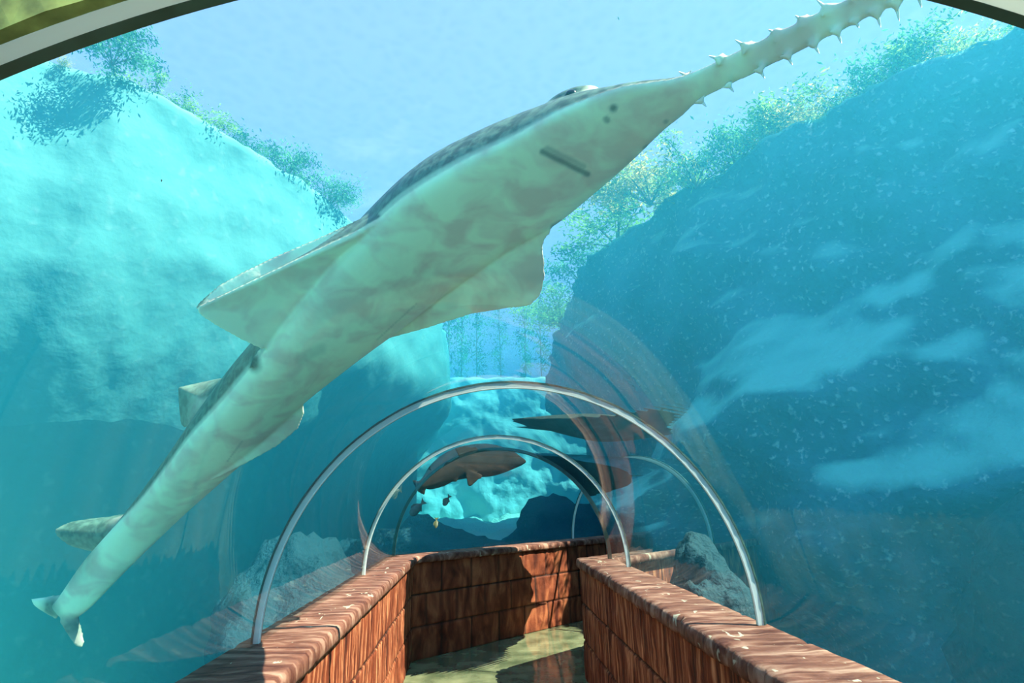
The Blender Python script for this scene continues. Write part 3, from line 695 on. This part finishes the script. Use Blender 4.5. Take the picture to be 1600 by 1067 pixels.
RY = Fish(); RY.add(v, f)
tl = []; K = 24; dirt = np.array([-math.cos(.75), -math.sin(.75), 0]); sd = np.array([math.sin(.75), -math.cos(.75), 0])
for i in range(K):
    t = i/(K-1); c = C0-dirt*(.55+1.1*t)+np.array([0, 0, .04*math.sin(3*t)]); w = .05*(1-t)**.8+.010
    for k in range(8): tl.append(c+sd*w*math.cos(k*math.pi/4)+np.array([0, 0, w*math.sin(k*math.pi/4)]))
RY.add(tl, grid_faces(K, 8, wrapv=True)+[tuple(range(8)), tuple((K-1)*8+k for k in reversed(range(8)))])
RY.sta = [(C0, dirt, sd, np.array([0, 0, -1.0]), 1)]
ry = empty('shadowcaster', C0); tag(ry, 'dark stingray added to shade the end wall, close above the acrylic roof at the bend', 'ray')
RY.finish('body', M_caster, ry, vox=.018, smooth_it=3)

# -- three small reef fish below the shark
def small_fish(px0, px1, rng_, deep, col, label, name='reef_fish', side=1):
    A, B = at(*px0, rng_), at(*px1, rng_+.05)     # snout, tail root
    ax_ = B-A; l = np.linalg.norm(ax_); ax_ /= l; up = np.cross(ax_, cf)*side; up /= np.linalg.norm(up); sdw = np.cross(ax_, up)
    t_ = empty(name, (A+B)/2); tag(t_, label, 'fish')
    K, m = 22, 14; v = []
    for i in range(K):
        t = i/(K-1); h = deep*l*.5*(math.sin(math.pi*min(1, t**.75*1.0)*.97+.03)**.75+.06); w = h*.42
        for k in range(m):
            q = 2*math.pi*k/m; v.append(A+ax_*l*t+up*h*math.cos(q)+sdw*w*math.sin(q))
    def plate(poly, th=.004):
        o = len(v); n = len(poly)
        for s_ in (1, -1): v.extend([A+ax_*l*p[0]+up*l*p[1]+sdw*th*s_ for p in poly])
        return [tuple(o+i for i in range(n)), tuple(o+n+i for i in reversed(range(n)))]+[(o+i, o+n+i, o+n+(i+1) % n, o+(i+1) % n) for i in range(n)]
    f = grid_faces(K, m, wrapv=True)+[tuple(range(m)), tuple((K-1)*m+k for k in reversed(range(m)))]
    child(mesh_obj('body', v, f, col), t_)
    for nm, poly in (('tail_fin', [(.97, .05), (1.12, .15), (1.28, .27), (1.20, .02), (1.28, -.24), (1.12, -.14), (.97, -.05)]),
                     ('dorsal_fin', [(.25, deep*.40), (.38, deep*.5+.11), (.62, deep*.5+.10), (.85, deep*.34), (.8, .05), (.3, .05)]),
                     ('anal_fin', [(.55, -deep*.38), (.68, -deep*.5-.09), (.86, -deep*.3), (.8, -.03)])):
        v = []; f = plate(poly); child(mesh_obj(nm, v, f, col, smooth=False), t_)
    ball('eye', A+ax_*l*.16+up*l*.05-sdw*deep*l*.10, (.012,)*3, M_eye, t_, 2)
M_f1 = mat_plain('grey_fish_skin', (.07, .08, .07), .5, .3, 30)
M_f2 = mat_plain('yellow_brown_fish_skin', (.10, .08, .015), .5, .3, 20)
small_fish((641, 805), (659, 787), 8.8, .52, M_f1, 'dark deep-bodied fish below the shark tail, largest of the small fish')
small_fish((693, 790), (701, 777), 8.9, .52, M_f1, 'small grey fish facing down, right of the larger dark fish')
small_fish((681, 825), (682, 812), 8.6, .42, M_f2, 'tiny yellowish brown fish lowest in the view through the bend')
# floating scraps
def scrap(px, rng_, sz, col, label, seed):
    c = at(*px, rng_); v = []
    pts = [(-1, 0, 0), (-.4, .45, .1), (.3, .5, .15), (1, .05, 0), (.35, -.4, .1), (-.5, -.35, .05)]
    rr = random.Random(seed); M_ = Matrix.Rotation(rr.uniform(0, 6), 3, (rr.random(), rr.random(), 1))
    for dz in (0, .12):
        for p in pts: v.append(Vector(c)+M_ @ Vector((p[0]*sz, p[1]*sz, (p[2]+dz)*sz)))
    f = [tuple(range(6)), tuple(reversed(range(6, 12)))]+[(i, 6+i, 6+(i+1) % 6, (i+1) % 6) for i in range(6)]
    o = mesh_obj('floating_leaf', v, f, col, smooth=False); tag(o, label, 'leaf')
M_lf = mat_plain('dead_leaf', (.05, .04, .02), .7, .3); M_lw = mat_plain('pale_scrap', (.9, .9, .85), .7, .1)
scrap((349, 203), 3.2, .011, M_lf, 'tiny dark leaf floating against the sky at upper left', 1)
scrap((252, 282), 3.2, .008, M_lf, 'tiny dark scrap floating in front of the turquoise pool wall', 5)
scrap((966, 29), 3.2, .011, M_lw, 'tiny white scrap floating against the sky at the top', 3)

# ============================================================ plants on the rims
def leaf_mat(name, a, b):
    m = bpy.data.materials.new(name); nt, N, L = nodes(m)
    out = N('ShaderNodeOutputMaterial'); d = N('ShaderNodeBsdfDiffuse'); t = N('ShaderNodeBsdfTranslucent'); mx = N('ShaderNodeMixShader'); mx.inputs[0].default_value = .45
    tc = N('ShaderNodeTexCoord'); n = N('ShaderNodeTexNoise'); n.inputs['Scale'].default_value = 2.5; n.inputs['Detail'].default_value = 4; L(tc.outputs['Object'], n.inputs[0])
    r = N('ShaderNodeValToRGB'); r.color_ramp.elements[0].position = .38; r.color_ramp.elements[0].color = (*a, 1); r.color_ramp.elements[1].position = .62; r.color_ramp.elements[1].color = (*b, 1)
    L(n.outputs[0], r.inputs[0]); L(r.outputs[0], d.inputs[0]); L(r.outputs[0], t.inputs[0]); L(d.outputs[0], mx.inputs[1]); L(t.outputs[0], mx.inputs[2]); L(mx.outputs[0], out.inputs[0]); return m
LM = [leaf_mat('green_leaf', (.05, .16, .04), (.40, .62, .12)), leaf_mat('blue_green_leaf', (.03, .14, .08), (.22, .50, .22)), leaf_mat('yellowing_leaf', (.12, .26, .06), (.85, .62, .22))]
M_stem = mat_plain('woody_stem', (.16, .12, .07), .8, .3)
def tube(v, f, P, w0, w1, m=6):
    o = len(v); K = len(P)
    for i, p in enumerate(P):
        p = Vector(p); a = Vector(P[min(i+1, K-1)])-Vector(P[max(i-1, 0)]); a.normalize(); s1 = a.orthogonal().normalized(); s2 = a.cross(s1); w = w0+(w1-w0)*i/(K-1)
        for k in range(m): v.append(p+s1*w*math.cos(2*math.pi*k/m)+s2*w*math.sin(2*math.pi*k/m))
    f += grid_faces(K, m, off=o, wrapv=True)
def shrub_proto(seed, mat, n=3000, hang=.35, tall=False):
    rr = random.Random(seed); root = empty('shrub' if not tall else 'slender_tree'); v = []; f = []; sv = []; sf = []
    nb = 11 if not tall else 9
    tips = []
    if tall: tube(sv, sf, [(0, 0, -.3), (.02, .01, .8), (-.02, 0, 1.7), (.02, 0, 2.5)], .018, .008)
    for b in range(nb):
        a = rr.uniform(0, 6.28); h = rr.uniform(.35, 1.0); ra = rr.uniform(.25, .8)*(.35 if tall else 1)
        z0 = 0 if not tall else .5+1.9*b/nb
        e = Vector((math.cos(a)*ra, math.sin(a)*ra, z0+h*(.8 if not tall else .15)-hang*rr.random()*(0 if tall else 1)))
        P = [Vector((0, 0, z0-.1)).lerp(e, t/5)+Vector((0, 0, .25*math.sin(t/5*3.14)*h*(0.3 if tall else 1))) for t in range(6)]
        tube(sv, sf, P, .013, .004, 5); tips.append((P, rr.uniform(.16, .30)))
    for i in range(n):
        P, sp = rr.choice(tips); p = P[rr.choice((2, 3, 4, 5, 5))]; c = p+Vector([rr.gauss(0, sp*.55) for _ in range(3)])
        d = Vector([rr.gauss(0, 1) for _ in range(3)]).normalized(); s_ = d.orthogonal().normalized(); l = rr.uniform(.05, .11); w = l*.32; up = d.cross(s_)
        o = len(v); v += [c-d*l*.5, c+s_*w*.5+up*.006, c+d*l*.5, c-s_*w*.5+up*.006]; f.append((o, o+1, o+2, o+3))
    mesh_obj('foliage', v, f, mat, root, smooth=False); mesh_obj('stem', sv, sf, M_stem, root); return root
protos = [shrub_proto(1, LM[0]), shrub_proto(2, LM[1]), shrub_proto(3, LM[2]), shrub_proto(4, LM[1], n=1000, tall=True)]
used = set()
def plant(k, loc, s, rz, label, cat='shrub', group=None):
    if k not in used: used.add(k); r_ = protos[k]
    else:
        r_ = protos[k].copy(); COL.objects.link(r_)
        for ch in list(protos[k].children):
            c = ch.copy(); COL.objects.link(c); c.parent = r_
    r_.location = loc; r_.scale = s; r_.rotation_euler = (0, 0, rz); tag(r_, label, cat, group)
def rimz(x, y, z): v_ = ray(x, y); return EYE+v_*((z-EYE[2])/v_[2])
GL, GR, GT = 'shrubs along the left pool rim', 'shrubs along the right pool rim', 'slender trees beyond the far end of the pool'
left = [(178, 88, 1, .8, 'large round shrub above the left pool wall near the overhead hoop'),
        (92, 104, 2, .35, 'pinkish low shrub at the outermost left of the pool rim'),
        (235, 165, 0, .75, 'low green shrub trailing on the left rim between the big round one and floating leaf'),
        (310, 205, 0, .75, 'low green shrub on the left rim straight below the floating leaf'),
        (375, 246, 1, .7, 'low shrub on the left rim just up-slope of the small rounded bush'),
        (438, 278, 1, 1.05, 'small rounded bush standing up on the left rim'),
        (512, 318, 1, 1.15, 'upright bush on the left rim next to the sawfish back')]
for i, (x, y, k, s, lb) in enumerate(left):
    p = rimz(x, y, WATER_TOP+.32); plant(k, p-np.array([0, 0, .1]), (s, s, s*.8), i*1.3, lb, group=GL)
right = [(1585, 78, 0, 1.0, 'green shrub at the right edge of the view, topmost on the right rim'),
         (1520, 96, 2, .95, 'yellow-green shrub next to the edge shrub on the right rim'),
         (1455, 118, 0, .95, 'green shrub on the right rim right of the thin leaning one'),
         (1392, 140, 1, 1.15, 'thin blue-green shrub leaning out from the right rim below the saw tip'),
         (1330, 172, 0, 1.0, 'green shrub on the right rim below the small stump tooth of the saw'),
         (1275, 196, 2, 1.1, 'yellowing shrub at the middle of the right rim'),
         (1215, 228, 0, 1.2, 'dense green shrub on the right rim below the middle saw teeth'),
         (1150, 252, 1, 1.25, 'blue-green shrub hanging over the right rim below the rear saw teeth'),
         (1085, 275, 0, 1.3, 'bushy green shrub on the right rim close to the sawfish snout'),
         (1015, 300, 2, 1.5, 'large yellow-orange shrub on the right rim beside the sawfish head'),
         (965, 370, 0, 1.6, 'green shrub on the right rim below the yellow-orange one'),
         (915, 435, 1, 1.7, 'blue-green shrub on the right rim level with the rounded pectoral fin'),
         (880, 500, 0, 2.0, 'lowest green shrub on the right rim above the middle hoop')]
for i, (x, y, k, s, lb) in enumerate(right):
    p = rimz(x, y+6, WATER_TOP+.32); plant(k, p-np.array([0, 0, .1]), (s*1.2, s*1.2, s*.8), i*1.7, lb, group=GR)
trees = [(700, 575, 3.0, 'leftmost slender tree beyond the far rim'), (722, 580, 2.7, 'second slender tree from the left beyond the far rim'), (745, 585, 2.2, 'third slender tree from the left beyond the far rim'),
         (782, 588, 1.9, 'middle slender tree standing alone beyond the far rim'), (822, 586, 2.3, 'slender tree beyond the far rim, left of the rightmost one'), (846, 584, 2.7, 'rightmost slender tree beyond the far rim')]
for i, (x, y, s, lb) in enumerate(trees):
    v_ = ray(x, y); p = EYE+v_*((33, 37.5, 34.5)[i % 3]/v_[1]); p[2] = WATER_TOP+.3; plant(3, p, (s*.9, s*.9, s*1.15), i*2.1, lb, 'tree', GT)
